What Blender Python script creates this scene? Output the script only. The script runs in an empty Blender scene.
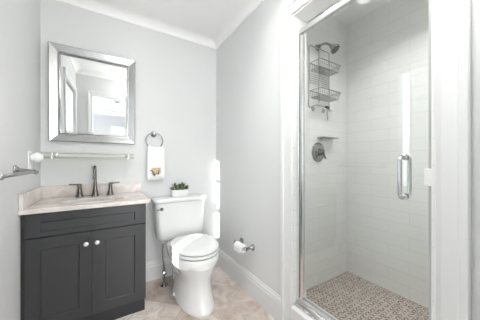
import bpy, bmesh, math, random
from mathutils import Vector, Matrix
random.seed(7)
PI = math.pi
SC = bpy.context.scene
COL = SC.collection

# ------------------------------------------------------------------ camera, world, sun, exposure
TH = 0.5555
cd = bpy.data.cameras.new('camera'); cam = bpy.data.objects.new('camera', cd); COL.objects.link(cam)
cam.location = (0, 0, 1.1535)
cam.rotation_euler = (PI/2, 0, -TH)
cd.sensor_fit = 'HORIZONTAL'; cd.sensor_width = 36.0
cd.lens = 212.85/480*36.0
cd.shift_y = 1.5/480
cd.clip_start = 0.02
SC.camera = cam

SC.view_settings.view_transform = 'Standard'
SC.view_settings.look = 'None'
SC.view_settings.gamma = 1.0
SC.view_settings.use_curve_mapping = False
SC.view_settings.exposure = .93

w = bpy.data.worlds.new('sky'); SC.world = w; w.use_nodes = True
bg = w.node_tree.nodes['Background']
bg.inputs[0].default_value = (0.88, 0.94, 1.0, 1); bg.inputs[1].default_value = 3.6

def light(name, typ, loc, energy, color=(1, 1, 1), rot=(0, 0, 0), **kw):
    l = bpy.data.lights.new(name, typ); l.energy = energy; l.color = color
    for k, v in kw.items(): setattr(l, k, v)
    o = bpy.data.objects.new(name, l); COL.objects.link(o); o.location = loc; o.rotation_euler = rot
    return o
sd = Vector((0.743, 0.669, -0.44)).normalized()
sun = light('sun', 'SUN', (-6, -5, 5), 7.0, (1.0, 0.985, 0.96), angle=0.009)
sun.rotation_euler = sd.to_track_quat('-Z', 'Y').to_euler()
# added fill lamps by the bedroom's outer windows, brightening the bathroom through the doorway
light('bedroom_fill_left', 'AREA', (-.88, -4.74, 1.15), 40.0, (1, 1, .99), (PI/2, 0, 0), shape='RECTANGLE', size=.6, size_y=1.8)
light('bedroom_fill_right', 'AREA', (1.40, -4.74, 1.15), 40.0, (1, 1, .99), (PI/2, 0, 0), shape='RECTANGLE', size=.95, size_y=1.8)

# ------------------------------------------------------------------ materials
def mat(name, col, rough=0.5, metal=0.0, noise=0.0, scale=8.0, bump=0.0, coat=0.0, spec=0.5):
    m = bpy.data.materials.new(name); m.use_nodes = True
    nt = m.node_tree; b = nt.nodes['Principled BSDF']
    b.inputs['Base Color'].default_value = (*col, 1); b.inputs['Roughness'].default_value = rough
    b.inputs['Metallic'].default_value = metal; b.inputs['Coat Weight'].default_value = coat
    b.inputs['Specular IOR Level'].default_value = spec
    tc = nt.nodes.new('ShaderNodeTexCoord'); n = nt.nodes.new('ShaderNodeTexNoise')
    n.inputs['Scale'].default_value = scale; n.inputs['Detail'].default_value = 4
    nt.links.new(tc.outputs['Object'], n.inputs['Vector'])
    if noise:
        r = nt.nodes.new('ShaderNodeValToRGB')
        r.color_ramp.elements[0].position = .3; r.color_ramp.elements[1].position = .7
        r.color_ramp.elements[0].color = (*[max(0, c*(1-noise)) for c in col], 1)
        r.color_ramp.elements[1].color = (*[min(1, c*(1+noise)) for c in col], 1)
        nt.links.new(n.outputs['Fac'], r.inputs[0]); nt.links.new(r.outputs[0], b.inputs['Base Color'])
    if bump:
        bp = nt.nodes.new('ShaderNodeBump'); bp.inputs['Strength'].default_value = bump; bp.inputs['Distance'].default_value = .002
        nt.links.new(n.outputs['Fac'], bp.inputs['Height']); nt.links.new(bp.outputs[0], b.inputs['Normal'])
    return m

M = {}
M['wall'] = mat('wall_paint', (.715, .722, .722), .6, noise=.006, scale=3, bump=.03)
M['ceil'] = mat('ceiling_paint', (.94, .94, .935), .7, noise=.005)
M['trim'] = mat('trim_paint', (.77, .775, .775), .32, noise=.004)
M['ceramic'] = mat('ceramic', (.80, .805, .80), .07, noise=.003, coat=.3)
M['sinkc'] = mat('sink_ceramic', (.85, .84, .83), .12, noise=.003)
M['chrome'] = mat('chrome', (.66, .67, .68), .10, 1.0, noise=.02)
M['nickel'] = mat('brushed_nickel', (.36, .36, .36), .24, 1.0, noise=.04, scale=40)
M['gun'] = mat('gunmetal', (.17, .165, .16), .22, 1.0, noise=.04, scale=30)
M['wire'] = mat('caddy_wire', (.30, .30, .295), .3, 1.0, noise=.05)
M['dark'] = mat('dark_metal', (.05, .05, .05), .4, .5, noise=.1)
M['cab'] = mat('charcoal_lacquer', (.035, .036, .0385), .34, noise=.05, scale=5)
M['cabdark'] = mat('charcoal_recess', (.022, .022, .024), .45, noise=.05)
M['knob'] = mat('polished_knob', (.85, .86, .87), .12, 1.0, noise=.02)
M['plastic'] = mat('white_plastic', (.88, .88, .87), .3, noise=.003)
M['cloth'] = mat('towel_cloth', (.90, .90, .895), .95, noise=.01, scale=300, bump=.6)
M['paper'] = mat('tissue_paper', (.92, .92, .915), .95, noise=.01, scale=80, bump=.2)
M['beige'] = mat('applique_beige', (.62, .50, .33), .9, noise=.12, scale=120)
M['brown'] = mat('applique_brown', (.10, .07, .05), .9, noise=.1, scale=120)
M['leaf'] = mat('succulent_leaf', (.070, .105, .045), .5, noise=.45, scale=30)
M['leaf2'] = mat('succulent_leaf_pale', (.16, .20, .10), .5, noise=.35, scale=30)
M['pebble'] = mat('grey_pebbles', (.42, .42, .50), .7, noise=.4, scale=120, bump=.6)
M['hose'] = mat('braided_hose', (.42, .42, .42), .35, .8, noise=.25, scale=250)
M['seal'] = mat('door_seal', (.46, .47, .46), .4, noise=.03)
M['rubber'] = mat('black_rubber', (.02, .02, .02), .6, noise=.1)
M['carpet'] = mat('bedroom_carpet', (.72, .70, .66), .95, noise=.06, scale=60)
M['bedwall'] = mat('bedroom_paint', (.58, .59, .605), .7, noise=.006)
M['slats'] = mat('blind_slats', (.55, .57, .58), .5, noise=.01)

def glass(name, tint, refl=1.0, rough=0.0, ior=1.5):
    m = bpy.data.materials.new(name); m.use_nodes = True; nt = m.node_tree
    nt.nodes.remove(nt.nodes['Principled BSDF']); out = nt.nodes['Material Output']
    t = nt.nodes.new('ShaderNodeBsdfTransparent'); t.inputs[0].default_value = (*tint, 1)
    g = nt.nodes.new('ShaderNodeBsdfGlossy'); g.inputs[1].default_value = rough; g.inputs[0].default_value = (refl, refl, refl, 1)
    lw = nt.nodes.new('ShaderNodeLayerWeight'); lw.inputs[0].default_value = .5
    pw = nt.nodes.new('ShaderNodeMath'); pw.operation = 'POWER'; pw.inputs[1].default_value = 5; nt.links.new(lw.outputs['Facing'], pw.inputs[0])
    f = nt.nodes.new('ShaderNodeMath'); f.operation = 'MULTIPLY_ADD'; f.inputs[1].default_value = .95; f.inputs[2].default_value = ((ior-1)/(ior+1))**2; nt.links.new(pw.outputs[0], f.inputs[0])
    n = nt.nodes.new('ShaderNodeTexNoise'); n.inputs['Scale'].default_value = 2
    mx = nt.nodes.new('ShaderNodeMixShader')
    nt.links.new(f.outputs[0], mx.inputs[0]); nt.links.new(t.outputs[0], mx.inputs[1]); nt.links.new(g.outputs[0], mx.inputs[2])
    nt.links.new(mx.outputs[0], out.inputs[0]); return m
M['stile'] = mat('satin_chrome', (.86, .865, .865), .22, 1.0, noise=.01)
M['glass'] = glass('shower_glass', (.975, .985, .978))
M['pane'] = glass('window_pane', (.98, .99, .99))
M['shelfglass'] = glass('shelf_glass', (.80, .84, .76), 1.0, 0.0, 1.5)

def mirror_mat():
    m = mat('mirror_silver', (.93, .94, .94), .0, 1.0, noise=.002); return m
M['mirror'] = mirror_mat()

def brushed():
    m = bpy.data.materials.new('brushed_silver'); m.use_nodes = True; nt = m.node_tree; b = nt.nodes['Principled BSDF']
    b.inputs['Metallic'].default_value = 1; b.inputs['Roughness'].default_value = .26
    tc = nt.nodes.new('ShaderNodeTexCoord'); mp = nt.nodes.new('ShaderNodeMapping'); mp.inputs['Scale'].default_value = (60, 60, 4)
    n = nt.nodes.new('ShaderNodeTexNoise'); n.inputs['Scale'].default_value = 3; r = nt.nodes.new('ShaderNodeValToRGB')
    r.color_ramp.elements[0].color = (.36, .36, .36, 1); r.color_ramp.elements[1].color = (.52, .52, .52, 1)
    nt.links.new(tc.outputs['Object'], mp.inputs[0]); nt.links.new(mp.outputs[0], n.inputs['Vector'])
    nt.links.new(n.outputs['Fac'], r.inputs[0]); nt.links.new(r.outputs[0], b.inputs['Base Color']); return m
M['frame'] = brushed()

def marble():
    m = bpy.data.materials.new('counter_stone'); m.use_nodes = True; nt = m.node_tree; b = nt.nodes['Principled BSDF']
    b.inputs['Roughness'].default_value = .16
    tc = nt.nodes.new('ShaderNodeTexCoord')
    n1 = nt.nodes.new('ShaderNodeTexNoise'); n1.inputs['Scale'].default_value = 7; n1.inputs['Detail'].default_value = 8; n1.inputs['Distortion'].default_value = 1.6
    n2 = nt.nodes.new('ShaderNodeTexNoise'); n2.inputs['Scale'].default_value = 60; n2.inputs['Detail'].default_value = 3
    r = nt.nodes.new('ShaderNodeValToRGB'); e = r.color_ramp.elements
    e[0].position = .30; e[0].color = (.60, .53, .49, 1); e[1].position = .68; e[1].color = (.80, .77, .74, 1)
    k = e.new(.5); k.color = (.71, .65, .615, 1)
    r2 = nt.nodes.new('ShaderNodeValToRGB'); r2.color_ramp.elements[0].color = (.90, .89, .88, 1); r2.color_ramp.elements[1].color = (1, 1, 1, 1)
    mx = nt.nodes.new('ShaderNodeMix'); mx.data_type = 'RGBA'; mx.blend_type = 'MULTIPLY'; mx.inputs[0].default_value = 1
    for n in (n1, n2): nt.links.new(tc.outputs['Object'], n.inputs['Vector'])
    nt.links.new(n1.outputs['Fac'], r.inputs[0]); nt.links.new(n2.outputs['Fac'], r2.inputs[0])
    nt.links.new(r.outputs[0], mx.inputs[6]); nt.links.new(r2.outputs[0], mx.inputs[7]); nt.links.new(mx.outputs[2], b.inputs['Base Color'])
    return m
M['stone'] = marble()

def floor_tile():
    m = bpy.data.materials.new('travertine_floor'); m.use_nodes = True; nt = m.node_tree; b = nt.nodes['Principled BSDF']
    b.inputs['Roughness'].default_value = .30
    tc = nt.nodes.new('ShaderNodeTexCoord'); mp = nt.nodes.new('ShaderNodeMapping')
    mp.inputs['Rotation'].default_value = (0, 0, math.radians(45)); mp.inputs['Location'].default_value = (.161, .10, 0)
    br = nt.nodes.new('ShaderNodeTexBrick'); br.offset = 0; br.squash = 1
    br.inputs['Scale'].default_value = 1; br.inputs['Brick Width'].default_value = .33; br.inputs['Row Height'].default_value = .33
    br.inputs['Mortar Size'].default_value = .0045; br.inputs['Mortar Smooth'].default_value = .3; br.inputs['Bias'].default_value = 0
    br.inputs['Color1'].default_value = (1.0, 1.0, 1.0, 1); br.inputs['Color2'].default_value = (.74, .70, .67, 1); br.inputs['Mortar'].default_value = (.95, .93, .90, 1)
    n1 = nt.nodes.new('ShaderNodeTexNoise'); n1.inputs['Scale'].default_value = 6.5; n1.inputs['Detail'].default_value = 9; n1.inputs['Distortion'].default_value = .8; n1.inputs['Roughness'].default_value = .65
    r = nt.nodes.new('ShaderNodeValToRGB'); e = r.color_ramp.elements
    e[0].position = .32; e[0].color = (.50, .40, .335, 1); e[1].position = .66; e[1].color = (.86, .81, .77, 1)
    k = e.new(.46); k.color = (.67, .575, .515, 1); k = e.new(.54); k.color = (.77, .70, .655, 1)
    mx = nt.nodes.new('ShaderNodeMix'); mx.data_type = 'RGBA'; mx.blend_type = 'MULTIPLY'; mx.inputs[0].default_value = 1
    nt.links.new(tc.outputs['Object'], mp.inputs[0]); nt.links.new(mp.outputs[0], br.inputs['Vector']); nt.links.new(tc.outputs['Object'], n1.inputs['Vector'])
    nt.links.new(n1.outputs['Fac'], r.inputs[0]); nt.links.new(r.outputs[0], mx.inputs[6]); nt.links.new(br.outputs['Color'], mx.inputs[7])
    m2 = nt.nodes.new('ShaderNodeMix'); m2.data_type = 'RGBA'; m2.inputs[7].default_value = (.50, .45, .41, 1)
    nt.links.new(br.outputs['Fac'], m2.inputs[0]); nt.links.new(mx.outputs[2], m2.inputs[6]); nt.links.new(m2.outputs[2], b.inputs['Base Color'])
    bp = nt.nodes.new('ShaderNodeBump'); bp.inputs['Strength'].default_value = .3; bp.inputs['Distance'].default_value = .002; bp.invert = True
    nt.links.new(br.outputs['Fac'], bp.inputs['Height']); nt.links.new(bp.outputs[0], b.inputs['Normal'])
    return m
M['tile'] = floor_tile()

def wall_tile(name, axis):
    m = bpy.data.materials.new(name); m.use_nodes = True; nt = m.node_tree; b = nt.nodes['Principled BSDF']
    b.inputs['Roughness'].default_value = .28
    tc = nt.nodes.new('ShaderNodeTexCoord'); sp = nt.nodes.new('ShaderNodeSeparateXYZ'); cb = nt.nodes.new('ShaderNodeCombineXYZ')
    nt.links.new(tc.outputs['Object'], sp.inputs[0]); nt.links.new(sp.outputs[axis], cb.inputs[0]); nt.links.new(sp.outputs['Z'], cb.inputs[1])
    br = nt.nodes.new('ShaderNodeTexBrick'); br.offset = .5
    br.inputs['Scale'].default_value = 1; br.inputs['Brick Width'].default_value = .305; br.inputs['Row Height'].default_value = .1035
    br.inputs['Mortar Size'].default_value = .0022; br.inputs['Mortar Smooth'].default_value = .4
    br.inputs['Color1'].default_value = (.835, .838, .825, 1); br.inputs['Color2'].default_value = (.81, .813, .80, 1); br.inputs['Mortar'].default_value = (.70, .71, .685, 1)
    nt.links.new(cb.outputs[0], br.inputs['Vector']); nt.links.new(br.outputs['Color'], b.inputs['Base Color'])
    n = nt.nodes.new('ShaderNodeTexNoise'); n.inputs['Scale'].default_value = 6; nt.links.new(tc.outputs['Object'], n.inputs['Vector'])
    ad = nt.nodes.new('ShaderNodeMath'); ad.operation = 'MULTIPLY_ADD'; ad.inputs[1].default_value = -1.0
    nt.links.new(br.outputs['Fac'], ad.inputs[0]); nt.links.new(n.outputs['Fac'], ad.inputs[2])
    bp = nt.nodes.new('ShaderNodeBump'); bp.inputs['Strength'].default_value = .25; bp.inputs['Distance'].default_value = .0012
    nt.links.new(ad.outputs[0], bp.inputs['Height']); nt.links.new(bp.outputs[0], b.inputs['Normal'])
    return m
M['tx'] = wall_tile('shower_tile_x', 'X'); M['ty'] = wall_tile('shower_tile_y', 'Y')

def mosaic():
    m = bpy.data.materials.new('basketweave_mosaic'); m.use_nodes = True; nt = m.node_tree; b = nt.nodes['Principled BSDF']
    b.inputs['Roughness'].default_value = .4
    L = nt.links.new
    def mt(op, a, bb=None, c=None):
        n = nt.nodes.new('ShaderNodeMath'); n.operation = op
        for i, v in enumerate((a, bb, c)):
            if v is None: continue
            if isinstance(v, (int, float)): n.inputs[i].default_value = v
            else: L(v, n.inputs[i])
        return n.outputs[0]
    tc = nt.nodes.new('ShaderNodeTexCoord'); sp = nt.nodes.new('ShaderNodeSeparateXYZ'); L(tc.outputs['Object'], sp.inputs[0])
    S = 1/.036
    x = mt('MULTIPLY', sp.outputs['X'], S); y = mt('MULTIPLY', sp.outputs['Y'], S)
    fx = mt('FLOOR', x); fy = mt('FLOOR', y); ux = mt('FRACT', x); uy = mt('FRACT', y)
    par = mt('FLOORED_MODULO', mt('ADD', fx, fy), 2)
    # across-brick coordinate
    ac = mt('ADD', mt('MULTIPLY', uy, mt('SUBTRACT', 1, par)), mt('MULTIPLY', ux, par))
    al = mt('ADD', mt('MULTIPLY', ux, mt('SUBTRACT', 1, par)), mt('MULTIPLY', uy, par))
    a2 = mt('FRACT', mt('MULTIPLY', ac, 2))
    e1 = mt('LESS_THAN', mt('ABSOLUTE', mt('SUBTRACT', a2, .5)), .40)
    e2 = mt('LESS_THAN', mt('ABSOLUTE', mt('SUBTRACT', al, .5)), .45)
    tile = mt('MULTIPLY', e1, e2)
    # small dark dots at the cell corners
    cx = mt('ABSOLUTE', mt('SUBTRACT', ux, .5)); cy = mt('ABSOLUTE', mt('SUBTRACT', uy, .5))
    dot = mt('MULTIPLY', mt('GREATER_THAN', cx, .33), mt('GREATER_THAN', cy, .33))
    wn = nt.nodes.new('ShaderNodeTexWhiteNoise'); wn.noise_dimensions = '3D'
    cb = nt.nodes.new('ShaderNodeCombineXYZ'); L(fx, cb.inputs[0]); L(fy, cb.inputs[1]); L(mt('FLOOR', mt('MULTIPLY', ac, 2)), cb.inputs[2]); L(cb.outputs[0], wn.inputs['Vector'])
    r = nt.nodes.new('ShaderNodeValToRGB'); e = r.color_ramp.elements
    e[0].color = (.20, .145, .12, 1); e[1].color = (.46, .385, .345, 1); L(wn.outputs['Value'], r.inputs[0])
    m1 = nt.nodes.new('ShaderNodeMix'); m1.data_type = 'RGBA'; m1.inputs[6].default_value = (.68, .64, .60, 1)
    L(tile, m1.inputs[0]); L(r.outputs[0], m1.inputs[7])
    m2 = nt.nodes.new('ShaderNodeMix'); m2.data_type = 'RGBA'; m2.inputs[7].default_value = (.075, .055, .045, 1)
    L(dot, m2.inputs[0]); L(m1.outputs[2], m2.inputs[6]); L(m2.outputs[2], b.inputs['Base Color'])
    return m
M['mosaic'] = mosaic()

def shade_mat():
    m = bpy.data.materials.new('added_curtain_fabric'); m.use_nodes = True; nt = m.node_tree
    nt.nodes.remove(nt.nodes['Principled BSDF']); out = nt.nodes['Material Output']
    d = nt.nodes.new('ShaderNodeBsdfDiffuse'); t = nt.nodes.new('ShaderNodeBsdfTranslucent')
    n = nt.nodes.new('ShaderNodeTexNoise'); n.inputs['Scale'].default_value = 200
    d.inputs[0].default_value = (.85, .85, .84, 1); t.inputs[0].default_value = (.8, .8, .78, 1)
    mx = nt.nodes.new('ShaderNodeMixShader'); mx.inputs[0].default_value = .6
    nt.links.new(d.outputs[0], mx.inputs[1]); nt.links.new(t.outputs[0], mx.inputs[2]); nt.links.new(mx.outputs[0], out.inputs[0])
    return m
M['shade'] = shade_mat()
def emit(name, s, col=(1, 1, 1)):
    m = bpy.data.materials.new(name); m.use_nodes = True; b = m.node_tree.nodes['Principled BSDF']
    b.inputs['Base Color'].default_value = (.9, .9, .9, 1)
    b.inputs['Emission Color'].default_value = (*col, 1); b.inputs['Emission Strength'].default_value = s; return m
M['lamp'] = emit('fill_lamp_glow', 20.0, (1, .985, .96))
M['lamp2'] = emit('fill_downlight_glow', 4.0, (1, .985, .96))

# ------------------------------------------------------------------ mesh helpers (all in world coordinates)
def wloc(o):
    v = Vector((0, 0, 0))
    while o is not None: v += o.location; o = o.parent
    return v
def obj(name, bm, m, parent=None, smooth=False, bevel=0, segs=2, sub=0, label=None, autosmooth=None):
    bmesh.ops.recalc_face_normals(bm, faces=bm.faces)
    me = bpy.data.meshes.new(name); off = wloc(parent) if parent else Vector((0, 0, 0))
    bm.transform(Matrix.Translation(-off)); bm.to_mesh(me); bm.free()
    o = bpy.data.objects.new(name, me); COL.objects.link(o); me.materials.append(m)
    if parent: o.parent = parent
    if smooth:
        for p in me.polygons: p.use_smooth = True
        if autosmooth:
            try: me.set_sharp_from_angle(angle=math.radians(autosmooth))
            except Exception: pass
    if bevel:
        b = o.modifiers.new('bevel', 'BEVEL'); b.width = bevel; b.segments = segs; b.limit_method = 'ANGLE'; b.angle_limit = math.radians(35)
        if hasattr(b, 'harden_normals'): b.harden_normals = False
    if sub:
        s = o.modifiers.new('sub', 'SUBSURF'); s.levels = sub; s.render_levels = sub
    if label: o['label'] = label
    return o
def thing(name, label, cat, loc, group=None):
    o = bpy.data.objects.new(name, None); COL.objects.link(o); o.location = loc; o.empty_display_size = .05
    o['label'] = label; o['category'] = cat
    if group: o['group'] = group
    return o
def tag(o, label, cat, group=None):
    o['label'] = label; o['category'] = cat
    if group: o['group'] = group
    return o
def struct(name, bm, m, parent=None, **kw):
    o = obj(name, bm, m, parent, **kw)
    if not parent: o['kind'] = 'structure'
    return o
def box(bm, x0, x1, y0, y1, z0, z1):
    vs = [bm.verts.new((x, y, z)) for z in (z0, z1) for y in (y0, y1) for x in (x0, x1)]
    for f in ((0, 1, 3, 2), (4, 6, 7, 5), (0, 4, 5, 1), (2, 3, 7, 6), (0, 2, 6, 4), (1, 5, 7, 3)):
        bm.faces.new([vs[i] for i in f])
    return bm
def B(*a): return box(bmesh.new(), *a)
def holed(bm, axis, p0, p1, u0, u1, v0, v1, holes):
    """slab across `axis` from p0 to p1 with rectangular holes; u is the other horizontal axis, v is z"""
    us = sorted({u0, u1, *[h[0] for h in holes], *[h[1] for h in holes]}); vs = sorted({v0, v1, *[h[2] for h in holes], *[h[3] for h in holes]})
    solid = lambda i, j: 0 <= i < len(us)-1 and 0 <= j < len(vs)-1 and not any(h[0] <= (us[i]+us[i+1])/2 <= h[1] and h[2] <= (vs[j]+vs[j+1])/2 <= h[3] for h in holes)
    cache = {}
    def V(p, u, v):
        k = (p, u, v)
        if k not in cache: cache[k] = bm.verts.new((p, u, v) if axis == 'x' else (u, p, v))
        return cache[k]
    for i in range(len(us)-1):
        for j in range(len(vs)-1):
            if not solid(i, j): continue
            a, b, c, d = us[i], us[i+1], vs[j], vs[j+1]
            for p in (p0, p1): bm.faces.new([V(p, a, c), V(p, b, c), V(p, b, d), V(p, a, d)])
            for (di, dj, e) in ((-1, 0, ((a, c), (a, d))), (1, 0, ((b, c), (b, d))), (0, -1, ((a, c), (b, c))), (0, 1, ((a, d), (b, d)))):
                if not solid(i+di, j+dj):
                    (q, r), (s, t) = e; bm.faces.new([V(p0, q, r), V(p0, s, t), V(p1, s, t), V(p1, q, r)])
    return bm
def tube(bm, pts, r, n=10, closed=False, caps=True):
    pts = [Vector(p) for p in pts]; N = len(pts); rings = []
    rr = r if isinstance(r, (list, tuple)) else [r]*N
    prev = None
    for i, p in enumerate(pts):
        if closed: t = pts[(i+1) % N]-pts[i-1]
        else: t = pts[min(i+1, N-1)]-pts[max(i-1, 0)]
        t.normalize()
        if prev is None:
            up = Vector((0, 0, 1)) if abs(t.z) < .9 else Vector((1, 0, 0)); a = t.cross(up).normalized()
        else: a = (prev - t*prev.dot(t)).normalized()
        prev = a; b = t.cross(a)
        rings.append([bm.verts.new(p+(a*math.cos(2*PI*k/n)+b*math.sin(2*PI*k/n))*rr[i]) for k in range(n)])
    for i in range(N if closed else N-1):
        A, C = rings[i], rings[(i+1) % N]
        for k in range(n): bm.faces.new([A[k], A[(k+1) % n], C[(k+1) % n], C[k]])
    if caps and not closed: bm.faces.new(rings[0][::-1]); bm.faces.new(rings[-1])
    return bm
def T(pts, r, **k): return tube(bmesh.new(), pts, r, **k)
def lathe(bm, c, axis, prof, n=24):
    """prof: (radius, distance along axis) pairs; ends closed"""
    ax = Vector(axis).normalized(); up = Vector((0, 0, 1)) if abs(ax.z) < .9 else Vector((1, 0, 0))
    a = ax.cross(up).normalized(); b = ax.cross(a); c = Vector(c); rings = []
    for r, h in prof:
        if r < 1e-6: rings.append([bm.verts.new(c+ax*h)])
        else: rings.append([bm.verts.new(c+ax*h+(a*math.cos(2*PI*k/n)+b*math.sin(2*PI*k/n))*r) for k in range(n)])
    for A, C in zip(rings, rings[1:]):
        if len(A) == 1 and len(C) == 1: continue
        for k in range(n):
            if len(A) == 1: bm.faces.new([A[0], C[(k+1) % n], C[k]])
            elif len(C) == 1: bm.faces.new([A[k], A[(k+1) % n], C[0]])
            else: bm.faces.new([A[k], A[(k+1) % n], C[(k+1) % n], C[k]])
    if len(rings[0]) > 1: bm.faces.new(rings[0][::-1])
    if len(rings[-1]) > 1: bm.faces.new(rings[-1])
    return bm
def LT(c, axis, prof, n=24): return lathe(bmesh.new(), c, axis, prof, n)
def loft(bm, rings, cap=True):
    R = [[bm.verts.new(p) for p in r] for r in rings]; n = len(R[0])
    for A, C in zip(R, R[1:]):
        for k in range(n): bm.faces.new([A[k], A[(k+1) % n], C[(k+1) % n], C[k]])
    if cap: bm.faces.new(R[0][::-1]); bm.faces.new(R[-1])
    return bm
def prism(bm, prof, axis, a, b):
    """prof: 2-D points in the plane across axis ('x' -> (y,z), 'y' -> (x,z), 'z' -> (x,y)) swept from a to b"""
    f = {'x': lambda p, t: (t, p[0], p[1]), 'y': lambda p, t: (p[0], t, p[1]), 'z': lambda p, t: (p[0], p[1], t)}[axis]
    A = [bm.verts.new(f(p, a)) for p in prof]; C = [bm.verts.new(f(p, b)) for p in prof]; n = len(prof)
    for k in range(n): bm.faces.new([A[k], A[(k+1) % n], C[(k+1) % n], C[k]])
    bm.faces.new(A[::-1]); bm.faces.new(C); return bm
def selli(cx, cy, ax, ay, z, n=40, e=2.0):
    out = []
    for k in range(n):
        t = 2*PI*k/n; c, s = math.cos(t), math.sin(t)
        out.append((cx+ax*math.copysign(abs(c)**(2/e), c), cy+ay*math.copysign(abs(s)**(2/e), s), z))
    return out
def miter_frame(bm, axis, rect, prof, p0):
    """picture-frame moulding: rect (u0,u1,v0,v1) is its outer edge, prof = [(inset, depth)], depth measured from p0 along the axis sign in depth"""
    u0, u1, v0, v1 = rect
    rings = []
    for ins, d in prof:
        cs = [(u0+ins, v0+ins), (u1-ins, v0+ins), (u1-ins, v1-ins), (u0+ins, v1-ins)]
        rings.append([bm.verts.new((p0+d, u, v) if axis == 'x' else (u, p0+d, v)) for u, v in cs])
    n = len(rings)
    for i in range(n):
        A, C = rings[i], rings[(i+1) % n]
        for k in range(4): bm.faces.new([A[k], A[(k+1) % 4], C[(k+1) % 4], C[k]])
    return bm

# ------------------------------------------------------------------ the room shell
XL, XR, YB, YF, ZC = -.444, 1.056, 2.218, -.04, 2.50
WT = .115
struct('floor', B(XL-.1, 1.06, YF-.12, YB+.1, -.1, 0), M['tile'])
struct('ceiling', B(XL-.1, XR+WT, YF-.12, YB+.1, ZC, ZC+.1), M['ceil'])
struct('wall_back', B(XL-.1, XR+WT, YB, YB+.1, 0, ZC), M['wall'])
WY0, WY1, WZ0, WZ1 = .10, 1.040, .84, 2.125
struct('wall_left', holed(bmesh.new(), 'x', XL-.1, XL, YF-.12, YB, 0, ZC, [(WY0, WY1, WZ0, WZ1)]), M['wall'])
SY0, SY1, SZ1 = .295, 1.03, 2.135          # shower opening
struct('wall_right', holed(bmesh.new(), 'x', XR, XR+WT, YF-.12, YB, 0, ZC, [(SY0, SY1, 0, SZ1)]), M['wall'])
DX0, DX1, DZ = -.22, .66, 2.12              # doorway the photo is taken from
struct('wall_front', holed(bmesh.new(), 'y', YF-.12, YF, XL, XR, 0, ZC, [(DX0, DX1, 0, DZ)]), M['wall'])
# crown moulding: lower edge at 2.44
cr = [(0, 2.438), (-.010, 2.440), (-.012, 2.446)] + [(-.012-.075*(1-math.cos(PI/2*k/8)), 2.446+.054*math.sin(PI/2*k/8)) for k in range(1, 9)] + [(0, 2.50)]
struct('trim_1', prism(bmesh.new(), [(YB+a, z) for a, z in cr], 'x', XL, XR), M['ceil'], smooth=True, autosmooth=35)
struct('trim_2', prism(bmesh.new(), [(XR+a, z) for a, z in cr], 'y', YF, YB), M['ceil'], smooth=True, autosmooth=35)
struct('trim_3', prism(bmesh.new(), [(XL-a, z) for a, z in cr], 'y', YF, YB), M['ceil'], smooth=True, autosmooth=35)
struct('trim_4', prism(bmesh.new(), [(YF-a, z) for a, z in cr], 'x', XL, XR), M['ceil'], smooth=True, autosmooth=35)
# baseboards with an ogee cap
bb = [(0, 0), (-.016, 0), (-.016, .135), (-.013, .140), (-.013, .150), (-.011, .162), (-.006, .170), (-.005, .182), (0, .184)]
struct('baseboard_back', prism(bmesh.new(), [(YB+a, z) for a, z in bb], 'x', .262, XR), M['trim'])
struct('baseboard_right', prism(bmesh.new(), [(XR+a, z) for a, z in bb], 'y', 1.128, YB), M['trim'])
struct('baseboard_left', prism(bmesh.new(), [(XL-a, z) for a, z in bb], 'y', YF, 1.72), M['trim'])
struct('baseboard_front', prism(bmesh.new(), [(XR+a, z) for a, z in bb], 'y', YF, .20), M['trim'])
# casing around the shower opening (stepped profile), open at the bottom
def casing(bm, axis, side, wall, u0, u1, top, w, bot=0.0):
    """side = direction the casing stands proud of the wall; u0/u1 inner edges"""
    prof = [(0, 0), (0, .014), (.006, .018), (.012, .016), (.020, .013), (w-.030, .017), (w-.026, .024), (w-.004, .026), (w, .022), (w, 0)]
    P = lambda ins, d, k: (ins, d, k)
    rings = []
    for o, d in prof:
        cs = [(u0-o, bot), (u0-o, top+o), (u1+o, top+o), (u1+o, bot)]
        rings.append([bm.verts.new((wall+side*d, u, v) if axis == 'x' else (u, wall+side*d, v)) for u, v in cs])
    n = len(rings)
    for i in range(n):
        A, C = rings[i], rings[(i+1) % n]
        for k in range(3): bm.faces.new([A[k], A[k+1], C[k+1], C[k]])
    bm.faces.new([r[0] for r in rings]); bm.faces.new([r[3] for r in rings][::-1]); return bm
struct('trim_5', casing(bmesh.new(), 'x', -1, XR, SY0, SY1, SZ1, .094), M['trim'])
struct('trim_6', casing(bmesh.new(), 'y', 1, YF, DX0, DX1, DZ, .07), M['trim'])
struct('trim_10', casing(bmesh.new(), 'y', -1, YF-.12, DX0, DX1, DZ, .07), M['trim'])
# shower enclosure walls
SX0, SX1, SYB, SYF, SZC = XR+WT, 2.133, 1.307, .14, 2.58
struct('wall_shower_far', B(SX1, SX1+.1, SYF-.1, SYB+.1, -.05, SZC), M['ty'])
struct('wall_shower_plumbing', B(SX0, SX1, SYB, SYB+.1, -.05, SZC), M['tx'])
struct('wall_shower_near', B(SX0, SX1, SYF-.1, SYF, -.05, SZC), M['tx'])
struct('ceiling_shower', B(SX0, SX1+.1, SYF-.1, SYB+.1, SZC, SZC+.08), M['ceil'])
bm = bmesh.new(); box(bm, SX0-.004, SX0+.008, SYF, SY0-.01, .0, SZC); box(bm, SX0-.004, SX0+.008, SY1+.012, SYB, 0, SZC); box(bm, SX0-.004, SX0+.008, SY0-.01, SY1+.012, SZ1+.012, SZC)
struct('wall_shower_entry', bm, M['ty'])
struct('floor_shower', B(SX0, SX1, SYF, SYB, -.05, .0), M['mosaic'])
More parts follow.
